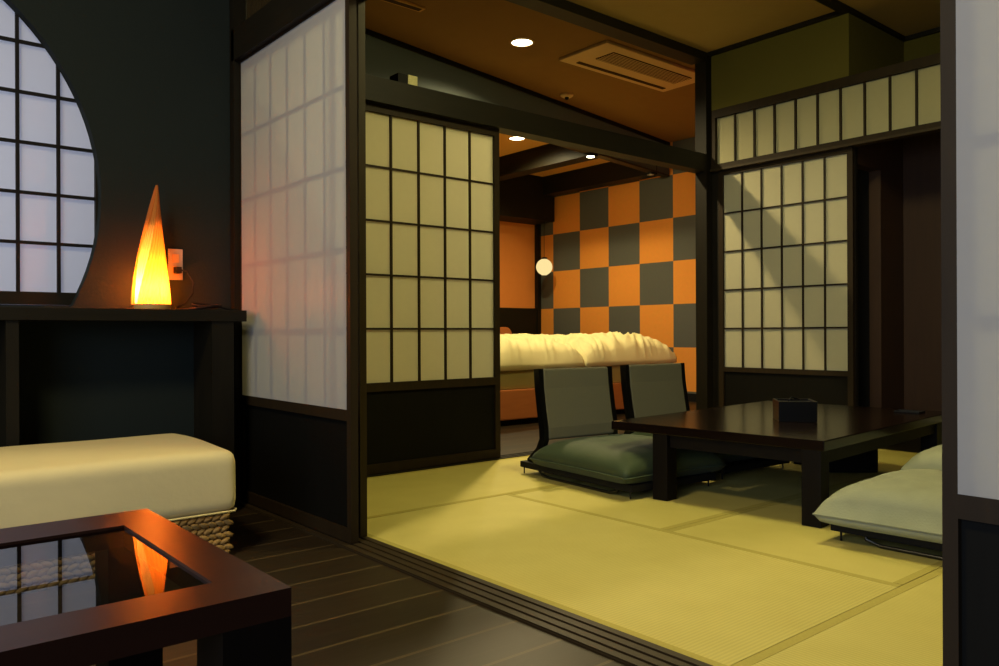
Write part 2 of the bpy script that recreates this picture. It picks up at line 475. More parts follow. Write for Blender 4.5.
for i in range(len(i1) - 1):
    bm.faces.new([i1[i], i2[i], i2[i + 1], i1[i + 1]])
bm.faces.new([i1[-1], i2[-1], i2[0], i1[0]])
struct('wall_left', mb, M['slate'], 'dark slate plaster wall of the sitting area with a round window opening', 'wall')

# round window: rectangular shoji set behind the opening
win = empty('window_1', (-3.575, CY, 0.873), 'round shoji window with dark lattice bars glowing with daylight', 'window', kind='structure')
yR = 0.831 - CY
MB().quad([(0, -1.06, 0.045), (0, yR, 0.045), (0, yR, 1.5), (0, -1.06, 1.5)]).build('paper', M['paper_window'], win)
mb = MB()
k = 0
y = 0.698 - CY
while y > -1.05:
    mb.box(0.003, 0.02, y - 0.006, y + 0.006, 0.04, 1.45); y -= 0.141
for k in range(1, 7):
    z = 0.916 - 0.873 + 0.1945 * k
    mb.box(0.004, 0.018, -1.05, yR, z - 0.006, z + 0.006)
mb.build('lattice', M['blackmatte'], win)
mb = MB().box(-0.01, 0.03, -1.10, yR + 0.04, -0.005, 0.045)
mb.box(-0.01, 0.022, yR, yR + 0.12, 0.045, 1.5).box(-0.01, 0.022, -1.10, -1.06, 0.045, 1.5)
mb.build('frame', M['darkwood_y'], win)

# rest of the living room shell
mb = MB().box(-3.6, 2.5, -2.7, -2.6, 0, 0.6).box(-3.6, 2.5, -2.7, -2.6, 2.4, 3.0).box(-3.6, -1.3, -2.7, -2.6, 0.6, 2.4).box(1.9, 2.5, -2.7, -2.6, 0.6, 2.4)
struct('wall_behind_camera', mb, M['slate'], 'slate wall with an added unseen opening for daylight behind the viewer', 'wall')
struct('ceiling', MB().box(-3.62, 2.5, -2.7, 1.46, 3.0, 3.08), M['ceil_tan'], 'ceiling of the sitting area', 'ceiling')
struct('wall_right', MB().box(2.4, 2.5, -2.6, 1.5, 0, 3.0), M['slate'], 'plain slate wall far to the right of the sitting area', 'wall')
# partition wall, right of the shoji and above the door head
mb = MB().box(0.45, 2.4, 1.39, 1.47, 0, 3.0)
mb.box(-3.5, 0.45, 1.40, 1.47, 2.66, 3.0)
struct('wall_partition', mb, M['olive'], 'plaster above and beside the sliding doors of the tatami room', 'wall')
struct('trim_3', MB().box(-3.49, 0.45, 1.372, 1.50, 1.962, 2.10), M['darkwood_x'], 'dark door head beam above the sliding doors', 'beam')
struct('trim_4', MB().box(-3.49, 0.45, 1.385, 1.485, 2.60, 2.66), M['darkwood_x'], 'upper rail over the slatted transom', 'beam')
struct('trim_5', MB().box(-3.56, -3.46, 1.372, 1.50, 0, 3.0), M['darkwood'], 'dark corner post between slate wall and sliding doors', 'post')
struct('trim_6', MB().box(-2.572, -2.541, 1.470, 1.498, 0.011, 1.962), M['brownwood'], 'narrow brown door jamb behind the left door edge', 'post')
# slatted transom above the left door
mb = MB()
x = -3.44
while x < 0.44:
    mb.box(x, x + 0.022, 1.425, 1.445, 2.10, 2.60); x += 0.034
struct('window_4', mb, M['brownwood'], 'olive-brown slatted transom above the door head beam', 'transom')

# tatami room walls
struct('wall_tatami_right', MB().box(0.45, 0.53, 1.47, 6.0, -0.045, 2.9), M['olive'], 'olive plaster side wall at the right of the tatami room', 'wall')
struct('wall_back', MB().box(-3.58, -2.52, 5.10, 5.16, 2.42, 2.9), M['olive'], 'olive plaster strip above the back transom', 'wall')
struct('wall_alcove_side_lower', MB().box(-2.60, -2.52, 5.545, 5.92, 0, 2.3).box(-2.60, -2.52, 5.19, 5.545, 1.86, 2.3), M['alcove_brown'], 'brown panelled alcove side around a dark doorway', 'wall')
struct('wall_alcove_back_lower', MB().box(-2.52, 0.45, 5.90, 5.92, 0, 2.3), M['alcove_brown'], 'dim brown panelled back of the alcove', 'wall')
struct('wall_alcove_side', MB().box(-2.60, -2.52, 5.16, 5.92, 2.3, 2.9), M['olive'], 'olive side wall of the alcove around a dark doorway', 'wall')
struct('wall_alcove_back', MB().box(-2.60, 0.5, 5.92, 6.0, 0, 2.9), M['olive'], 'shaded olive back wall of the alcove', 'wall')
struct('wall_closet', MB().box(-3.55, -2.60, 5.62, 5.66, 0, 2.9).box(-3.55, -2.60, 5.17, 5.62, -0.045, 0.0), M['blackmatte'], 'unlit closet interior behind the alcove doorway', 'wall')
struct('trim_7', MB().box(-2.60, -2.508, 5.157, 5.19, 0.0, 1.96), M['darkwood'], 'dark post at the right edge of the back shoji door', 'post')
struct('ceiling_tatami', MB().box(-3.62, 0.53, 1.47, 6.0, 2.86, 2.95), M['ceil_tan'], 'tan ceiling of the tatami room', 'ceiling')
struct('ceiling_corridor', MB().box(-5.9, -3.62, 1.4, 7.26, 2.86, 2.95), M['ceil_brown'], 'brown ceiling strip holding the air conditioner', 'ceiling')
struct('trim_8', MB().box(-3.73, -3.60, 1.5, 5.06, 2.795, 2.86), M['darkwood_y'], 'ceiling beam between brown and tan ceilings', 'beam')
mb = MB().box(-2.56, -2.50, 2.0, 5.92, 2.83, 2.86)
mb.box(-3.60, -2.56, 5.075, 5.10, 2.83, 2.86).box(-2.50, 0.45, 5.895, 5.92, 2.83, 2.86)
struct('trim_9', mb, M['darkwood_y'], 'dark ceiling batten along the edge of the alcove', 'batten')
struct('trim_10', MB().box(-3.70, -3.60, 5.06, 5.18, 0.0, 2.86), M['darkwood'], 'brown corner post between bedroom opening and back shoji', 'post')
struct('trim_23', MB().box(-3.60, -3.545, 5.135, 5.2, 0.0, 1.958), M['darkwood'], 'dark filler strip between corner post and back shoji door', 'post')
struct('trim_11', MB().box(-3.705, -3.60, 1.5, 5.06, 1.962, 2.092), M['darkwood_y'], 'dark head beam above the bedroom opening', 'beam')
# ------------------------------------------------------------------ shoji builders
def box_p(mb, org, ud, nd, u0, u1, n0, n1, z0, z1):
    P = [org + ud * u0 + nd * n0, org + ud * u1 + nd * n1]
    mb.box(P[0].x, P[1].x, P[0].y, P[1].y, z0, z1)

def shoji(name, label, cat, loc, axis, face, width, z_bot, z_rail, z_paper, z_top, cols, rows, paper_front=False, rail=0.04, stile=0.035, papermat=None, th=0.03):
    """Sliding paper door. axis 'x' or 'y' = width direction; face = +1/-1 sign of the side seen from the camera."""
    root = empty(name, loc, label, cat, kind='structure')
    ud = Vector((1, 0, 0)) if axis == 'x' else Vector((0, 1, 0))
    nd = (Vector((0, 1, 0)) if axis == 'x' else Vector((1, 0, 0))) * face
    O = Vector((0, 0, 0))
    mb = MB()
    box_p(mb, O, ud, nd, 0, stile, 0, th, z_bot, z_top)
    box_p(mb, O, ud, nd, width - stile, width, 0, th, z_bot, z_top)
    box_p(mb, O, ud, nd, stile, width - stile, 0, th, z_top - rail, z_top)
    box_p(mb, O, ud, nd, stile, width - stile, 0, th, z_bot, z_rail)
    if z_paper - z_rail > 0.1:
        box_p(mb, O, ud, nd, stile, width - stile, 0, th, z_paper - rail, z_paper)
    mb.build('frame', M['lattice'], root)
    if z_paper - z_rail > 0.1:
        mb = MB(); box_p(mb, O, ud, nd, stile, width - stile, th * 0.3, th * 0.55, z_rail, z_paper - rail)
        mb.build('lower_panel', M['wainscot'], root)
    z1 = z_top - rail
    mb = MB()
    w = width - 2 * stile
    n0, n1 = (0.55, 0.92) if paper_front else (0.45, 0.85)
    for c in range(1, cols):
        u = stile + w * c / cols
        box_p(mb, O, ud, nd, u - 0.0055, u + 0.0055, th * n0, th * n1, z_paper, z1)
    for r in range(1, rows):
        z = z_paper + (z1 - z_paper) * r / rows
        box_p(mb, O, ud, nd, stile, width - stile, th * (n0 + 0.03), th * (n1 - 0.03), z - 0.0055, z + 0.0055)
    mb.build('lattice', M['lattice'], root)
    n = th * 1.02 if paper_front else th * 0.42
    a = stile
    A = ud * a + nd * n; B = ud * (width - a) + nd * n
    zt = z1 + (0.03 if paper_front else 0)
    MB().quad([(A.x, A.y, z_paper), (B.x, B.y, z_paper), (B.x, B.y, zt), (A.x, A.y, zt)]).build('paper', papermat or M['paper_warm'], root)
    return root

# left partition door (sheet-faced side to the viewer)
shoji('door_1', 'paper-faced sliding door beside the slate wall, tinted orange by the lamp', 'sliding door', (-3.472, 1.43, 0.011), 'x', -1, 0.987, 0, 0.046, 0.469, 1.951, 6, 5, paper_front=True, stile=0.027, papermat=M['paper_back'])
# right partition door
shoji('door_2', 'paper-faced sliding door cut by the right edge of the photo', 'sliding door', (-0.538, 1.43, 0.011), 'x', -1, 0.985, 0, 0.046, 0.475, 1.951, 6, 5, paper_front=True, stile=0.024, papermat=M['paper_back'])
# left side shoji of tatami room
shoji('door_3', 'shoji sliding door with dark lattice at left of the bedroom opening', 'sliding door', (-3.67, 1.912, 0.011), 'y', 1, 1.146, 0, 0.05, 0.478, 1.954, 6, 5, stile=0.038, rail=0.046)
# wall piece closing the gap toward the partition
struct('wall_shoji_return', MB().box(-3.70, -3.61, 1.50, 1.908, -0.04, 1.953), M['slate_blue'], 'short blue-grey wall beside the left shoji door', 'wall')
# back shoji door
shoji('door_4', 'shoji door on the back wall behind the low table', 'sliding door', (-3.539, 5.155, 0.005), 'x', -1, 1.028, 0, 0.05, 0.485, 1.955, 6, 5, stile=0.038, rail=0.035)
# back transom
root = empty('window_2', (-3.585, 5.10, 1.975), 'long paper transom with upright bars above the back shoji door', 'transom', kind='structure')
W = 4.03
MB().box(0, W, 0, 0.05, 0, 0.035).box(0, W, 0, 0.05, 0.385, 0.445).box(0, 0.035, 0, 0.05, 0.035, 0.385).box(W - 0.03, W, 0, 0.05, 0.035, 0.385).build('frame', M['lattice'], root)
mb = MB(); n = int(W / 0.1605)
for k in range(1, n + 1):
    u = 0.035 + k * 0.1605
    if u < W - 0.04: mb.box(u - 0.006, u + 0.006, 0.012, 0.03, 0.035, 0.385)
mb.build('lattice', M['lattice'], root)
MB().quad([(0.035, 0.032, 0.035), (W - 0.03, 0.032, 0.035), (W - 0.03, 0.032, 0.385), (0.035, 0.032, 0.385)]).build('paper', M['paper_transom_dim'], root)
struct('trim_13', MB().box(-3.585, 0.45, 5.085, 5.155, 1.96, 1.975), M['brownwood'], 'thin brown rail under the back transom', 'rail')

# ------------------------------------------------------------------ bedroom
struct('wall_bedroom_back', MB().box(-7.84, -3.6, 7.16, 7.26, 0, 2.9), M['checker'], 'orange and grey checkered wall behind the beds', 'wall')
mb = MB().box(-7.84, -7.74, 1.4, 7.16, 1.07, 2.9)
struct('wall_bedroom_left', mb, M['orange'], 'orange wall above the headboards', 'wall')
struct('trim_14', MB().box(-7.84, -7.70, 1.4, 7.11, 0.0, 1.07), M['darkwood_y'], 'dark wainscot behind the headboards', 'wainscot')
struct('trim_15', MB().box(-7.74, -7.36, 1.4, 7.10, 2.17, 2.72), M['darkwood_y'], 'dark soffit box over the headboards', 'soffit')
struct('trim_16', MB().box(-7.739, -7.68, 7.10, 7.159, 0.0, 2.17), M['darkwood'], 'dark post in the bedroom corner', 'post')
struct('wall_bedroom_front', MB().box(-7.84, -3.61, 1.40, 1.499, 0, 2.9), M['slate_blue'], 'blue-grey near wall of the bedroom', 'wall')
struct('wall_bedroom_right', MB().box(-3.70, -3.60, 5.19, 7.16, 0, 2.86), M['orange'], 'bedroom wall hidden behind the corner post', 'wall')
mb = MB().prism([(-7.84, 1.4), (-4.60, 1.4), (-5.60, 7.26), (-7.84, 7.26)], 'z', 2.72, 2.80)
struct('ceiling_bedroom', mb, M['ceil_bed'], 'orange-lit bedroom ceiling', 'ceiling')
struct('trim_17', MB().box(-7.36, -5.37, 5.74, 5.92, 2.50, 2.72), M['darkwood_x'], 'nearer dark ceiling beam over the beds', 'beam')
struct('trim_18', MB().box(-7.36, -5.60, 6.90, 7.08, 2.49, 2.72), M['darkwood_x'], 'farther dark ceiling beam against the checkered wall', 'beam')
pl = [(-4.58, 1.45), (-5.585, 7.16), (-5.665, 7.16), (-4.66, 1.45)]
struct('wall_soffit', MB().prism(pl, 'z', 2.50, 2.86), M['slate_blue'], 'blue-grey hanging wall between corridor ceiling and bedroom ceiling', 'wall')
pl2 = [(-4.565, 1.45), (-5.57, 7.16), (-5.59, 7.16), (-4.585, 1.45)]
struct('trim_19', MB().prism(pl2, 'z', 2.825, 2.86), M['blackmatte'], 'thin dark moulding where hanging wall meets brown ceiling', 'moulding')
struct('trim_20', MB().prism([(-4.575, 1.45), (-5.58, 7.16), (-5.67, 7.16), (-4.665, 1.45)], 'z', 2.485, 2.50), M['brownwood'], 'thin lower edge strip of the hanging wall', 'moulding')
struct('baseboard_bedroom', MB().box(-7.68, -3.70, 7.135, 7.16, 0.0, 0.085), M['blackmatte'], 'black baseboard below the checkered wall', 'baseboard')

def grid_surface(nx, ny, fn):
    mb = MB()
    V = [[mb.bm.verts.new(fn(i / (nx - 1), j / (ny - 1))) for j in range(ny)] for i in range(nx)]
    for i in range(nx - 1):
        for j in range(ny - 1):
            mb.bm.faces.new([V[i][j], V[i + 1][j], V[i + 1][j + 1], V[i][j + 1]])
    return mb, V

def closed_grid(nx, ny, top, bot):
    mb = MB(); bm = mb.bm
    T = [[bm.verts.new(top(i / (nx - 1), j / (ny - 1))) for j in range(ny)] for i in range(nx)]
    B = [[bm.verts.new(bot(i / (nx - 1), j / (ny - 1))) for j in range(ny)] for i in range(nx)]
    for i in range(nx - 1):
        for j in range(ny - 1):
            bm.faces.new([T[i][j], T[i + 1][j], T[i + 1][j + 1], T[i][j + 1]])
            bm.faces.new([B[i][j], B[i][j + 1], B[i + 1][j + 1], B[i + 1][j]])
    ring = [(i, 0) for i in range(nx)] + [(nx - 1, j) for j in range(1, ny)] + [(i, ny - 1) for i in range(nx - 2, -1, -1)] + [(0, j) for j in range(ny - 2, 0, -1)]
    for a, b in zip(ring, ring[1:] + ring[:1]):
        bm.faces.new([T[a[0]][a[1]], B[a[0]][a[1]], B[b[0]][b[1]], T[b[0]][b[1]]])
    return mb

def make_bed(y0, y1, label, seed):
    w = y1 - y0
    root = empty('bed', (-4.86, y0, 0), label, 'bed', 'two beds side by side against the headboard wall')
    MB().box(-2.30, 0.0, 0.03, w - 0.03, 0.05, 0.29, bev=0.01).build('bed_base', M['bedwood'], root)
    MB().box(-2.25, -0.10, 0.08, w - 0.08, 0.0, 0.05).build('plinth', M['blackmatte'], root)
    MB().box(-2.28, -0.04, 0.02, w - 0.02, 0.29, 0.50, bev=0.03).build('mattress', M['sheet'], root)
    hb = [(0.06, 0.05), (0.06, 0.72)] + [(0.06 + 0.10 * (1 - cos(t)), 0.72 + 0.10 * sin(t)) for t in (0.4, 0.8, 1.2, pi / 2)] \
        + [(w - 0.06 - 0.10 * (1 - cos(t)), 0.72 + 0.10 * sin(t)) for t in (pi / 2, 1.2, 0.8, 0.4)] + [(w - 0.06, 0.72), (w - 0.06, 0.05)]
    MB().prism(hb, 'x', -2.44, -2.31).build('headboard', M['bedwood'], root)
    L = 2.245
    def top(u, v):
        x = -2.25 + L * u; y = -0.07 + (w + 0.14) * v
        a = abs(2 * v - 1); b = abs(2 * u - 1)
        ex = max(0, 1 - a ** 4) ** 0.5
        eu = max(0, 1 - b ** 10) ** 0.5
        h = 0.205 * ex * eu
        h += 0.028 * noise.noise(Vector((x * 1.6 + seed, y * 1.9, seed * 2))) * ex * eu
        foot = max(0, (u - 0.55) / 0.45)
        rim = max(a ** 3, foot)
        # diagonal creases gathering toward the foot end and the sides
        al, ac = (x - 0.75 * y), (y + 0.75 * x)
        n1 = noise.noise(Vector((al * 1.6 + seed, ac * 8.5 + 0.9 * noise.noise(Vector((x * 3, y * 3, seed))), seed)))
        n2 = noise.noise(Vector((al * 2.4 + seed, ac * 17, seed + 11)))
        h += (0.044 * (1 - abs(n1)) ** 5 + 0.014 * (1 - abs(n2)) ** 4) * (0.2 + rim) * (ex * eu) ** 0.3 - 0.018 * rim
        h += 0.016 * noise.noise(Vector((x * 8, y * 8, seed + 5))) * ex * eu
        out = 0.022 * rim * noise.noise(Vector((x * 4, y * 4, seed + 7)))
        return Vector((x + out, y, 0.515 + h))
    def bot(u, v):
        x = -2.25 + L * u; y = -0.07 + (w + 0.14) * v
        a = abs(2 * v - 1)
        drop = 0.05 if (a > 0.97 or u > 0.985) else 0
        return Vector((x, y, 0.502 - drop + 0.018 * noise.noise(Vector((x * 3, y * 3, seed))) * (drop > 0)))
    d = closed_grid(130, 90, top, bot).build('duvet', M['duvet'], root, smooth=True)
    return root
make_bed(3.86, 4.98, 'nearer bed with puffy cream duvet beside the left shoji door', 1.3)
make_bed(5.14, 6.27, 'farther bed with rumpled cream duvet beside the checkered wall', 5.1)

# hanging globe lamp
root = empty('pendant_lamp', (-7.40, 6.80, 1.555), 'glowing round globe lamp hanging in the bedroom corner', 'lamp')
root.location = (-7.30, 6.86, 1.575)
prof = [(0.104 * sin(pi * k / 20) if 0 < k < 20 else 0.03, 0.104 * cos(pi * (20 - k) / 20) * -1 * -1) for k in range(21)]
prof = [(max(0.035, 0.102 * sin(pi * k / 20)), -0.102 * cos(pi * k / 20)) for k in range(1, 20)]
MB().lathe(0, 0, prof, 28).build('globe_shade', M['globe'], root, smooth=True)
MB().lathe(0, 0, [(0.036, 0.098), (0.036, 0.118), (0.008, 0.125)], 16).build('cap', M['blackmatte'], root)
MB().tube([(0, 0, 0.12), (0, 0, 2.72 - 1.575)], 0.003, 6).build('cord', M['blackmatte'], root)

# small spotlights at the beam ends
def spot(loc, label, s):
    root = empty('spotlight', loc, label, 'spotlight', 'spotlights at the ends of the bedroom beams')
    MB().box(-0.05, 0.05, -0.05, 0.05, -0.01, 0.09, bev=0.004).build('housing', M['blackmatte'], root)
    MB().lathe(0, 0, [(0.036, -0.016), (0.038, -0.012), (0.038, -0.008)], 20).build('lens', s, root)
    return root
spot((-5.36, 5.66, 2.47), 'small lit spotlight at the end of the nearer bedroom beam', M['downlight'])
spot((-5.585, 6.84, 2.475), 'small unlit spotlight at the end of the farther bedroom beam', M['white_plastic'])

def downlight(x, y, z, label, r=0.075):
    root = empty('downlight', (x, y, z), label, 'downlight', 'round recessed ceiling downlights')
    MB().lathe(0, 0, [(r + 0.014, 0.0), (r + 0.014, -0.005), (r, -0.008), (r, 0.0)], 32, cap=False).build('trim_ring', M['beige_plastic'], root, smooth=True)
    MB().lathe(0, 0, [(r, -0.003), (r * 0.6, -0.004), (0.004, -0.0045)], 32, cap=False).build('lens', M['downlight'], root)
    return root
downlight(-4.322, 3.85, 2.86, 'round recessed downlight in the brown ceiling left of the air conditioner')
downlight(-6.058, 5.323, 2.72, 'round recessed downlight in the bedroom ceiling just under the head beam')

# AC cassette
root = empty('air_conditioner', (-4.145, 4.92, 2.858), 'flat beige ceiling air conditioner with a recessed brown grille', 'air conditioner')
MB().box(-0.245, 0.245, -0.63, 0.63, -0.022, 0, bev=0.006).build('panel', M['beige_plastic'], root)
gr = MB().box(-0.03, 0.15, -0.45, 0.50, -0.028, -0.0215).build('grille', M['darkslot'], root)
mb = MB()
for k in range(8):
    x = -0.02 + k * 0.0225
    mb.box(x, x + 0.008, -0.45, 0.50, -0.030, -0.028)
mb.build('grille_bars', M['beige_plastic'], gr)
MB().box(-0.19, -0.155, -0.50, 0.55, -0.027, -0.0215).build('air_slot', M['darkslot'], root)
# smoke detector
root = empty('smoke_detector', (-5.02, 5.00, 2.86), 'small round detector on the brown ceiling near the hanging wall', 'detector')
MB().lathe(0, 0, [(0.058, 0), (0.058, -0.012), (0.046, -0.024), (0.02, -0.028)], 28).build('body', M['beige_plastic'], root, smooth=False)
MB().lathe(0, 0, [(0.018, -0.026), (0.018, -0.042), (0.010, -0.048)], 16).build('sensor', M['blackmatte'], root)
# slim ceiling vent
root = empty('ceiling_vent', (-4.29, 2.60, 2.86), 'slim beige vent strip in the brown ceiling above the left shoji', 'vent')
MB().box(-0.035, 0.035, -0.36, 0.36, -0.012, 0, bev=0.003).build('frame', M['ceil_bed'], root)
MB().box(-0.02, 0.02, -0.34, 0.34, -0.014, -0.0115).build('slot', M['darkslot'], root)

# small box on the head beam
root = empty('beam_box', (-3.645, 2.40, 2.09), 'small black box with a speckled cream face on the head beam', 'box')
MB().box(-0.045, 0.04, -0.075, 0.045, 0, 0.052, bev=0.002).build('housing', M['blackmatte'], root)
MB().box(0.04, 0.046, -0.015, 0.045, 0.002, 0.052).build('cream_face', M['mosaic'], root)

# ------------------------------------------------------------------ tatami room furniture
TH = radians(4.5)
tab = empty('low_table', (-2.074, 3.582, 0.0065), 'low dark lacquered dining table on the tatami between the floor cushions', 'table', rz=TH)
HW, HL = 0.50, 0.76
MB().box(-HW, HW, -HL, HL, 0.292, 0.332, bev=0.004).build('tabletop', M['lacquer'], tab)
MB().box(-HW + 0.24, HW - 0.03, -HL + 0.03, -HL + 0.06, 0.235, 0.292).box(-HW + 0.24, HW - 0.03, HL - 0.10, HL - 0.07, 0.235, 0.292) \
    .box(HW - 0.06, HW - 0.03, -HL + 0.06, HL - 0.10, 0.235, 0.292).box(-HW + 0.24, -HW + 0.27, -HL + 0.06, HL - 0.10, 0.235, 0.292).build('apron', M['tableleg'], tab)
for (lx, ly) in ((HW - 0.052, -HL + 0.040), (-HW + 0.262, -HL + 0.045), (HW - 0.058, HL - 0.125), (-HW + 0.275, HL - 0.125)):
    MB().box(lx - 0.038, lx + 0.038, ly - 0.038, ly + 0.038, 0.0, 0.292, bev=0.003).build('leg', M['tableleg'], tab)

# lacquer box on table
root = empty('lacquer_box', (-1.965, 3.44, 0.3395), 'open square black lacquer box on the low dining table', 'box', rz=radians(40))
hw, hh = 0.084, 0.092
mb = MB().box(-hw, hw, -hw, hw, 0, 0.01)
mb.box(-hw, hw, -hw, -hw + 0.008, 0.01, hh).box(-hw, hw, hw - 0.008, hw, 0.01, hh).box(-hw, -hw + 0.008, -hw + 0.008, hw - 0.008, 0.01, hh).box(hw - 0.008, hw, -hw + 0.008, hw - 0.008, 0.01, hh)
mb.build('box_body', M['black'], root)
MB().box(-hw + 0.008, hw - 0.008, -hw + 0.008, hw - 0.008, hh - 0.016, hh - 0.008).build('inner_lid', M['black'], root)
MB().tube([(-0.03, 0, hh - 0.008), (-0.01, 0.01, hh + 0.012), (0.02, 0.02, hh + 0.004)], 0.004, 8).build('knob', M['black'], root, smooth=True)
# thin tray
root = empty('serving_tray', (-1.76, 4.18, 0.3395), 'thin dark tray lying at the far right end of the low table', 'tray', rz=TH)
MB().box(-0.06, 0.06, -0.045, 0.045, 0, 0.004).build('tray_base', M['black'], root)
MB().box(-0.06, 0.06, -0.045, -0.041, 0.004, 0.009).box(-0.06, 0.06, 0.041, 0.045, 0.004, 0.009).box(-0.06, -0.056, -0.041, 0.041, 0.004, 0.009).box(0.056, 0.06, -0.041, 0.041, 0.004, 0.009).build('tray_rim', M['metal'], root)

# zaisu
def make_zaisu(label, loc, rz):
    root = empty('floor_chair', loc, label, 'floor chair', 'legless floor chairs around the low table', rz=rz)
    # local: +x is the direction the sitter faces; width along y
    hw = 0.275
    prof = [(-0.065, 0.555), (-0.056, 0.45), (-0.038, 0.34), (-0.020, 0.25), (-0.018, 0.19), (-0.05, 0.13), (-0.105, 0.085), (-0.135, 0.06)]
    bw = 0.252
    def strip(mb, y0, y1, th, pr):
        vs = []
        for i, (x, z) in enumerate(pr):
            a = pr[max(i - 1, 0)]; b = pr[min(i + 1, len(pr) - 1)]
            tx, tz = b[0] - a[0], b[1] - a[1]; l = sqrt(tx * tx + tz * tz)
            nx, nz = -tz / l * th / 2, tx / l * th / 2
            vs.append([mb.bm.verts.new((x + sx * nx, y, z + sx * nz)) for sx in (1, -1) for y in (y0, y1)])
        for i in range(len(vs) - 1):
            a, b = vs[i], vs[i + 1]
            for p, q in ((0, 1), (1, 3), (3, 2), (2, 0)):
                mb.bm.faces.new([a[p], a[q], b[q], b[p]])
        mb.bm.faces.new([vs[0][0], vs[0][1], vs[0][3], vs[0][2]]); mb.bm.faces.new([vs[-1][0], vs[-1][2], vs[-1][3], vs[-1][1]])
    for s in (-1, 1):
        mb = MB(); strip(mb, s * bw, s * (bw - 0.028), 0.045, prof)
        mb.build('back_frame', M['black'], root)
    mb = MB(); strip(mb, -bw + 0.026, bw - 0.026, 0.050, prof[:5])
    o = mb.build('backrest', M['grey_fabric'], root)
    bv = o.modifiers.new('b', 'BEVEL'); bv.width = 0.012; bv.segments = 3
    MB().box(-0.18, 0.67, -hw, hw, 0.034, 0.066, bev=0.004).build('seat_board', M['blackmatte'], root)
    for s in (-1, 1):
        y = s * (hw - 0.02)
        MB().tube([(-0.03, y, 0.055), (-0.035, y, 0.03), (-0.01, y, 0.012), (0.05, y, 0.007), (0.5, y, 0.007), (0.55, y, 0.02), (0.56, y, 0.05)], 0.007, 8).build('runner', M['metal'], root, smooth=True)
        MB().tube([(-0.17, y, 0.05), (-0.17, y, 0.0)], 0.004, 6).build('leg', M['black'], root)
        MB().tube([(0.64, y, 0.05), (0.64, y, 0.0)], 0.004, 6).build('leg', M['black'], root)
    return root

def make_cushion(name, label, loc, rz, wx, wy, h, mat, group):
    root = empty(name, loc, label, 'cushion', group, rz=rz)
    def prof(u, v):
        a, b = abs(2 * u - 1), abs(2 * v - 1)
        t = max(0, (1 - a ** 4.5) * (1 - b ** 4.5)) ** 0.42
        return t
    def xy(u, v):
        a, b = 2 * u - 1, 2 * v - 1
        # edges pull in between the pointed corners
        return (wx / 2 * a * (1 - 0.035 * (1 - b * b)), wy / 2 * b * (1 - 0.035 * (1 - a * a)))
    def top(u, v):
        x, y = xy(u, v); t = prof(u, v)
        wr = 0.008 * noise.noise(Vector((x * 9 + loc[0] * 3, y * 9 + loc[1] * 5, 1.0)))
        return Vector((x, y, h * 0.26 + h * 0.74 * t + wr * t))
    def bot(u, v):
        x, y = xy(u, v); t = prof(u, v)
        return Vector((x, y, h * 0.26 * (1 - t ** 0.35)))
    cov = closed_grid(44, 44, top, bot).build('cover', mat, root, smooth=True)
    pts = []
    for k in range(12): pts.append((k / 12, 0))
    for k in range(12): pts.append((1, k / 12))
    for k in range(12): pts.append((1 - k / 12, 1))
    for k in range(13): pts.append((0, 1 - k / 12))
    P = [(*xy(u, v), h * 0.26) for u, v in pts]
    MB().tube(P, 0.0035, 6, cap=False).build('piping', mat, cov, smooth=True)
    return root
GC = 'seat cushions on the floor chairs'
make_zaisu('grey-backed black floor chair at the left of the table, nearer the sliding track', (-2.965, 3.055, 0.0065), radians(-6))
make_zaisu('grey-backed black floor chair at the left of the table, farther of the pair', (-2.985, 3.745, 0.0065), radians(-4))
make_zaisu('black floor chair right of the table whose back hides behind the door post', (-0.76, 3.02, 0.0065), radians(181))
make_zaisu('black floor chair at the right of the table, farther back behind another', (-0.84, 3.75, 0.0065), radians(181))
make_cushion('seat_cushion', 'dark green seat cushion on the nearer left floor chair', (-2.640, 3.030, 0.068), radians(-6), 0.71, 0.66, 0.150, M['green_fabric'], GC)
make_cushion('seat_cushion', 'dark green seat cushion on the farther left floor chair, mostly under the table', (-2.70, 3.73, 0.070), radians(-4), 0.68, 0.62, 0.145, M['green_fabric'], GC)
make_cushion('seat_cushion', 'pale green seat cushion with pointed corner right of the table, nearest the door post', (-1.125, 3.02, 0.066), radians(3), 0.68, 0.70, 0.160, M['palegreen_fabric'], GC)
make_cushion('seat_cushion', 'pale green seat cushion rising behind the nearer right cushion', (-1.20, 3.78, 0.070), radians(3), 0.66, 0.64, 0.20, M['palegreen_fabric'], GC)

# black chest behind the table
root = empty('storage_chest', (-2.085, 4.17, 0.0065), 'low black chest on the tatami seen under the far side of the table', 'chest')
root.rotation_euler = (0, 0, radians(48))
MB().box(-0.135, 0.135, -0.09, 0.09, 0.0, 0.19, bev=0.02).build('chest_body', M['blackmatte'], root)
MB().box(-0.139, 0.139, -0.094, 0.094, 0.191, 0.222, bev=0.008).build('lid', M['blackmatte'], root)
# waste basket
root = empty('waste_basket', (-1.52, 4.60, 0.0065), 'pale green round waste basket behind the right cushions', 'waste basket')
MB().lathe(0, 0, [(0.10, 0.0), (0.112, 0.02), (0.135, 0.27), (0.129, 0.27), (0.106, 0.03), (0.02, 0.02)], 36).build('basket_body', M['straw'], root, smooth=False)
MB().tube([(0.133 * cos(2 * pi * k / 36), 0.133 * sin(2 * pi * k / 36), 0.272) for k in range(37)], 0.005, 8).build('rim', M['white_plastic'], root, smooth=True)

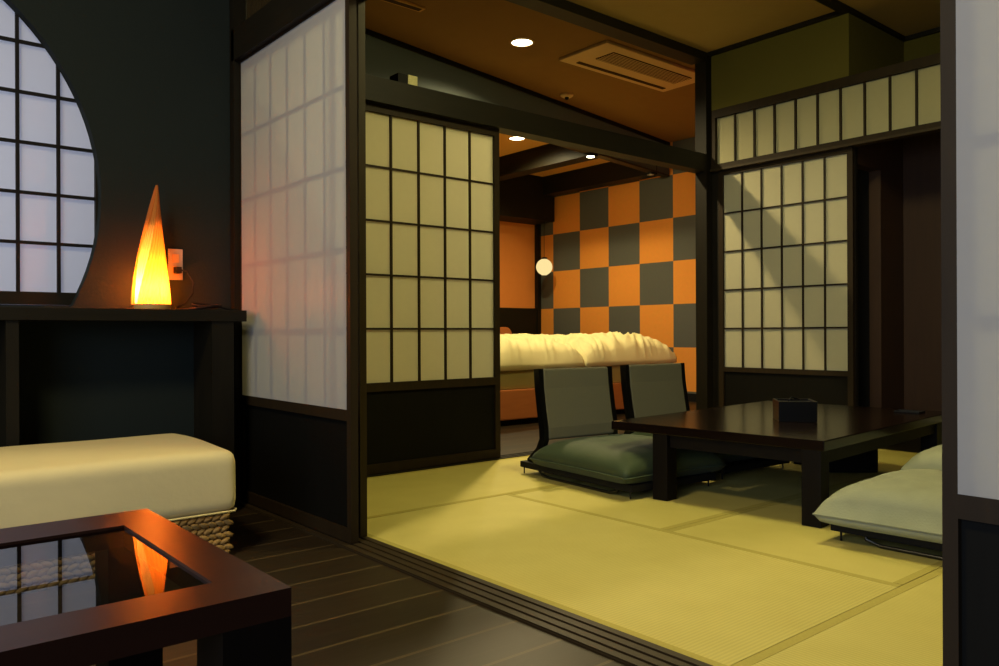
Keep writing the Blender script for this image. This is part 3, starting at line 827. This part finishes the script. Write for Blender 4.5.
# ------------------------------------------------------------------ living room: counter
cnt = empty('wall_counter', (-3.5, 0.9, 0), 'dark wooden counter along the slate wall below the round window', 'counter')
MB().box(0.002, 0.23, -3.2, 0.449, 0.803, 0.85, bev=0.002).build('counter_top', M['darkwood_y'], cnt)
MB().box(0.002, 0.22, -0.425, -0.385, 0, 0.803).build('side_panel', M['darkwood'], cnt)
MB().box(0.002, 0.22, 0.305, 0.397, 0, 0.803).build('side_panel', M['darkwood'], cnt)
MB().box(0.002, 0.22, -0.385, 0.305, 0.0, 0.06).build('kick_board', M['darkwood_y'], cnt)

# twisted lamp
LX, LY = -3.385, 1.002
lamp = empty('table_lamp', (LX, LY, 0.8505), 'glowing orange flame-shaped twisted lamp on the dark counter', 'lamp')
MB().lathe(0, 0, [(0.066, 0), (0.069, 0.004), (0.069, 0.020), (0.064, 0.024)], 32).build('lamp_base', M['lampbase'], lamp)
HT = 0.515
def rad(t):
    return 0.066 * (1 - t) ** 0.82 * (1 + 0.55 * t * (1 - t) ** 1.5) + 0.002
def shell(scale, th0, th1, twist, pleat, np_, lean=0.0):
    mb = MB(); nz = 60; nt = 150
    V = []
    for i in range(nz):
        t = i / (nz - 1) * 0.985
        z = 0.022 + (HT - 0.022) * t
        row = []
        for j in range(nt):
            th = th0 + (th1 - th0) * j / (nt - 1)
            r = rad(t) * scale
            r *= 1 + pleat * cos(np_ * th)
            # free leading edge lifts outwards a little
            e = j / (nt - 1)
            r += 0.010 * lean * max(0, (e - 0.85) / 0.15) * (1 - t)
            ang = th + twist * t
            row.append(mb.bm.verts.new((r * cos(ang) + 0.012 * t * t * -0.2, r * sin(ang) + 0.012 * sin(pi * t) * -0.4 + 0.020 * t * t, z)))
        V.append(row)
    for i in range(nz - 1):
        for j in range(nt - 1):
            mb.bm.faces.new([V[i][j], V[i][j + 1], V[i + 1][j + 1], V[i + 1][j]])
    return mb
shell(0.93, 0, 2 * pi, 1.6, 0.035, 26).build('inner_shade', M['veneer_in'], lamp, smooth=True)
# camera looks along (-.766,.643): the slit faces it at the lower left
sl = math.atan2(-0.62, 0.78)
shell(1.0, sl - 0.55, sl - 0.55 + 2 * pi - 0.75, 1.75, 0.04, 26, lean=1.0).build('outer_shade', M['veneer'], lamp, smooth=True)
mb = MB(); V = []  # added hidden cone, blocks bulb light to darken the tip of the shade
for i in range(24):
    t = 0.40 + 0.57 * i / 23
    q = min(1.0, i / 10)
    r_ = max(rad(t) * (0.25 + 0.58 * q), 0.001)
    V.append([mb.bm.verts.new((r_ * cos(2 * pi * j / 28) + 0.012 * t * t * -0.2, r_ * sin(2 * pi * j / 28) - 0.0048 * sin(pi * t) + 0.020 * t * t, 0.022 + (HT - 0.022) * t)) for j in range(28)])
for i in range(23):
    for j in range(28):
        mb.bm.faces.new([V[i][j], V[i][(j + 1) % 28], V[i + 1][(j + 1) % 28], V[i + 1][j]])
mb.bm.faces.new(V[0][::-1])
mb.build('tip_light_block', M['lampbase'], lamp, smooth=True)
bd = bpy.data.lights.new('lamp_bulb', 'POINT'); bd.energy = 17; bd.color = (1.0, 0.50, 0.18); bd.shadow_soft_size = 0.022
bo = bpy.data.objects.new('bulb', bd); COL.objects.link(bo); bo.parent = lamp; bo.location = (0, 0, 0.08)

# outlet, plug, cord
root = empty('wall_outlet', (-3.5, 1.129, 0.982), 'white wall socket plate on the slate wall right of the lamp', 'outlet')
MB().box(0.0, 0.008, -0.030, 0.030, 0, 0.132, bev=0.003).build('plate', M['white_plastic'], root)
for zz in (0.092, 0.040):
    MB().box(0.008, 0.011, -0.014, 0.014, zz - 0.018, zz + 0.018, bev=0.001).build('socket', M['beige_plastic'], root)
cord = empty('power_cord', (-3.46, 1.129, 1.022), 'black power cord plugged into the wall socket and coiled on the counter', 'cord')
MB().box(-0.028, 0.006, -0.012, 0.014, -0.014, 0.014, bev=0.004).build('plug', M['blackmatte'], cord)
cp = [(0.0, 0.012, 0), (0.02, 0.030, -0.004), (0.03, 0.052, -0.05), (0.03, 0.05, -0.10), (0.03, 0.02, -0.14), (0.035, -0.02, -0.163), (0.06, 0.03, -0.167)]
for k in range(46):
    a = k * 2 * pi / 15
    cp.append((0.075 + 0.040 * cos(a) + 0.008 * sin(a * 1.7), 0.075 + 0.065 * sin(a) + 0.006 * k / 10, -0.166 + 0.005 * (k // 15) + 0.014 * max(0, sin(a * 0.8 + 1))))
cp += [(0.06, 0.20, -0.166), (0.05, 0.24, -0.167)]
MB().tube(cp, 0.0036, 6).build('cable', M['blackmatte'], cord, smooth=True)

# ------------------------------------------------------------------ ottoman
OX0, OX1, OY0, OY1 = -3.245, -2.635, -0.95, 1.05
ott = empty('daybed', ((OX0 + OX1) / 2, (OY0 + OY1) / 2, 0), 'low daybed with a cream cushion on a braided wicker base', 'daybed')
hx, hy = (OX1 - OX0) / 2, (OY1 - OY0) / 2
def topf(u, v):
    a, b = 2 * u - 1, 2 * v - 1
    e = (1 - abs(a) ** 7) * (1 - abs(b) ** 18)
    t = max(0, e) ** 0.45
    x = (hx + 0.018) * (1 if abs(a) < 1 else 1) * a; y = (hy + 0.02) * b
    z = 0.185 + 0.172 * t + 0.006 * noise.noise(Vector((x * 3, y * 3, 2))) * t + 0.004 * (1 - a * a)
    return Vector((x, y, z))
def rounded_cushion():
    mb = MB()
    mb.box(-hx - 0.015, hx + 0.012, -hy - 0.012, hy + 0.006, 0.150, 0.362)
    bm = mb.bm
    bmesh.ops.bevel(bm, geom=list(bm.edges), offset=0.045, segments=5, profile=0.6, affect='EDGES')
    bmesh.ops.subdivide_edges(bm, edges=[e for e in bm.edges if e.calc_length() > 0.12], cuts=14, use_grid_fill=True)
    for v in bm.verts:
        c = v.co
        n = noise.noise(Vector((c.x * 4, c.y * 3.5, c.z * 6)))
        # slight crown and soft side creases
        if c.z > 0.25:
            c.z += 0.006 * (1 - (c.x / hx) ** 2) + 0.004 * n
        f = (c.z - 0.15) / 0.21
        c.x += 0.004 * n - (0.010 if c.x > 0 else -0.010) * (1 - f) * 0.6
        c.y += 0.004 * n
    return mb
o = rounded_cushion().build('cushion', M['cream'], ott, smooth=True)
sd = o.modifiers.new('s', 'SUBSURF'); sd.levels = 1; sd.render_levels = 1
MB().tube([(hx + 0.006, -hy, 0.156), (hx + 0.006, hy - 0.01, 0.156), (hx - 0.02, hy + 0.004, 0.156), (-hx, hy + 0.004, 0.156)], 0.004, 8).build('piping', M['cream'], o, smooth=True)
MB().box(-hx + 0.03, hx - 0.022, -hy + 0.02, hy - 0.022, 0.0, 0.148).build('inner_box', M['wickerdark'], ott)
mb = MB()
def lump(p, d, up, ln, wd):
    # one strand crossing of the braid
    d = d.normalized(); n = d.cross(up).normalized(); s = n.cross(d)
    rings = []
    for k in range(6):
        t = k / 5
        r = wd * (sin(pi * (0.08 + 0.84 * t))) ** 0.7
        c = p + d * ln * (t - 0.5)
        rings.append([mb.bm.verts.new(c + n * r * 0.75 * cos(2 * pi * q / 6) + s * r * sin(2 * pi * q / 6)) for q in range(6)])
    for i in range(5):
        for q in range(6):
            mb.bm.faces.new([rings[i][q], rings[i][(q + 1) % 6], rings[i + 1][(q + 1) % 6], rings[i + 1][q]])
    mb.bm.faces.new(rings[0][::-1]); mb.bm.faces.new(rings[-1])
rows_ = 7
for r in range(rows_):
    z = 0.014 + r * 0.0205
    y = -hy + 0.02
    sgn = 1 if r % 2 == 0 else -1
    while y < hy - 0.03:
        lump(Vector((hx - 0.016 + random.uniform(-.002, .002), y + (0.012 if r % 2 else 0), z)), Vector((0, 1, 0.42 * sgn * 1.0)), Vector((0, 0, 1)), 0.036, 0.0105)
        y += 0.027
    x = -hx + 0.02
    while x < hx - 0.03:
        lump(Vector((x + (0.012 if r % 2 else 0), hy - 0.018 + random.uniform(-.002, .002), z)), Vector((1, 0, 0.42 * sgn)), Vector((0, 0, 1)), 0.036, 0.0105)
        lump(Vector((x + (0.012 if r % 2 else 0), -hy + 0.012, z)), Vector((1, 0, 0.42 * sgn)), Vector((0, 0, 1)), 0.036, 0.0105)
        x += 0.027
mb.build('wicker_base', M['wicker'], ott, smooth=True)

# ------------------------------------------------------------------ coffee table
TX0, TX1, TY0, TY1 = -1.492, -0.912, -0.75, 0.431
ct = empty('coffee_table', ((TX0 + TX1) / 2, (TY0 + TY1) / 2, 0), 'low red-brown coffee table with a recessed glass top in the foreground', 'coffee table')
hx, hy = (TX1 - TX0) / 2, (TY1 - TY0) / 2
fw = 0.082
fb, fr_ = 0.105, 0.066
mb = MB().box(-hx, hx, hy - fr_, hy, 0.405, 0.44).box(-hx, hx, -hy, -hy + fw, 0.405, 0.44)
mb.box(-hx, -hx + fb, -hy + fw, hy - fr_, 0.405, 0.44).box(hx - fw, hx, -hy + fw, hy - fr_, 0.405, 0.44)
mb.build('frame', M['lacquer_red'], ct)
MB().quad([(-hx + fb, -hy + fw, 0.4355), (hx - fw, -hy + fw, 0.4355), (hx - fw, hy - fr_, 0.4355), (-hx + fb, hy - fr_, 0.4355)]).build('glass_top', M['glass'], ct)
gm = bpy.data.meshes['glass_top']
if gm.polygons[0].normal.z < 0: gm.flip_normals()
for sx in (-1, 1):
    for sy in (-1, 1):
        MB().box(sx * hx, sx * (hx - 0.085), sy * hy, sy * (hy - 0.085), 0, 0.405, bev=0.0).build('leg', M['tableleg'], ct)

# ------------------------------------------------------------------ ceiling lamp of the tatami room (above the frame)
root = empty('ceiling_lamp', (-1.75, 2.75, 2.70), 'square paper ceiling lamp over the tatami room', 'ceiling lamp')
MB().box(-0.26, 0.26, -0.26, 0.26, 0.0, 0.11, bev=0.01).build('shade', M['ceilinglamp'], root)
MB().box(-0.28, 0.28, -0.28, 0.28, 0.11, 0.16).build('lamp_frame', M['darkwood'], root)

# ------------------------------------------------------------------ lights
def area(name, loc, target, size, power, col, size_y=None, spread=pi):
    d = bpy.data.lights.new(name, 'AREA'); d.energy = power; d.color = col; d.size = size
    if size_y: d.shape = 'RECTANGLE'; d.size_y = size_y
    d.spread = spread
    o = bpy.data.objects.new(name, d); COL.objects.link(o); o.location = loc
    o.rotation_euler = (Vector(target) - Vector(loc)).to_track_quat('-Z', 'Y').to_euler()
    return o
def spotl(name, loc, target, power, col, ang=2.6, r=0.04, blend=0.6):
    d = bpy.data.lights.new(name, 'SPOT'); d.energy = power; d.color = col; d.spot_size = ang; d.spot_blend = blend; d.shadow_soft_size = r
    o = bpy.data.objects.new(name, d); COL.objects.link(o); o.location = loc
    o.rotation_euler = (Vector(target) - Vector(loc)).to_track_quat('-Z', 'Y').to_euler()
    return o
WARM = (1.0, 0.80, 0.42); BLUE = (0.62, 0.74, 1.0)
spotl('downlight_corridor', (-4.322, 3.85, 2.84), (-4.322, 3.85, 0), 240, WARM, 2.75)
spotl('downlight_bedroom', (-6.058, 5.323, 2.70), (-6.058, 5.323, 0), 170, (1, .82, .42), 2.8)
spotl('beam_spot', (-5.36, 5.66, 2.44), (-6.3, 7.1, 1.0), 22, (1, .76, .38), 2.4, r=0.03)
area('added_rear_daylight', (0.3, -2.62, 1.5), (0.0, 3.0, 1.3), 3.1, 108, BLUE, 1.75)  # added light at an unseen made-up window, brightens the paper doors
area('daylight_round_window', (-4.6, CY, 1.4), (-3.5, CY, 1.35), 2.2, 15, (0.76, 0.80, 1.0), 1.8)
area('sitting_area_ceiling_light', (-1.5, -0.5, 2.95), (-1.8, -0.3, 0), 0.5, 62, (1, .82, .46))

w = bpy.data.worlds.new('world'); scn.world = w; w.use_nodes = True
w.node_tree.nodes['Background'].inputs[0].default_value = (0.5, 0.65, 1, 1)
w.node_tree.nodes['Background'].inputs[1].default_value = 0.02

# ------------------------------------------------------------------ camera
f = 797.7; ya = radians(39.99); ro = -0.0041
F = Vector((-cos(ya), sin(ya), 0)); Rt = Vector((sin(ya), cos(ya), 0)); D = Vector((0, 0, -1))
X = Rt * cos(ro) - D * sin(ro); Y = Rt * sin(ro) + D * cos(ro)
cam = bpy.data.cameras.new('camera'); co = bpy.data.objects.new('camera', cam); COL.objects.link(co)
cam.sensor_width = 36; cam.sensor_fit = 'HORIZONTAL'; cam.lens = f / 999 * 36
cam.clip_start = 0.05
m = Matrix((X, -Y, -F)).transposed().to_4x4(); m.translation = Vector((0, 0, 0.75))
co.matrix_world = m
scn.camera = co

scn.view_settings.view_transform = 'Standard'; scn.view_settings.look = 'None'
scn.view_settings.exposure = 0.0; scn.view_settings.gamma = 1.0; scn.view_settings.use_curve_mapping = False
scn.cycles.max_bounces = 8; scn.cycles.diffuse_bounces = 5; scn.cycles.transparent_max_bounces = 12
scn.cycles.sample_clamp_indirect = 4.0
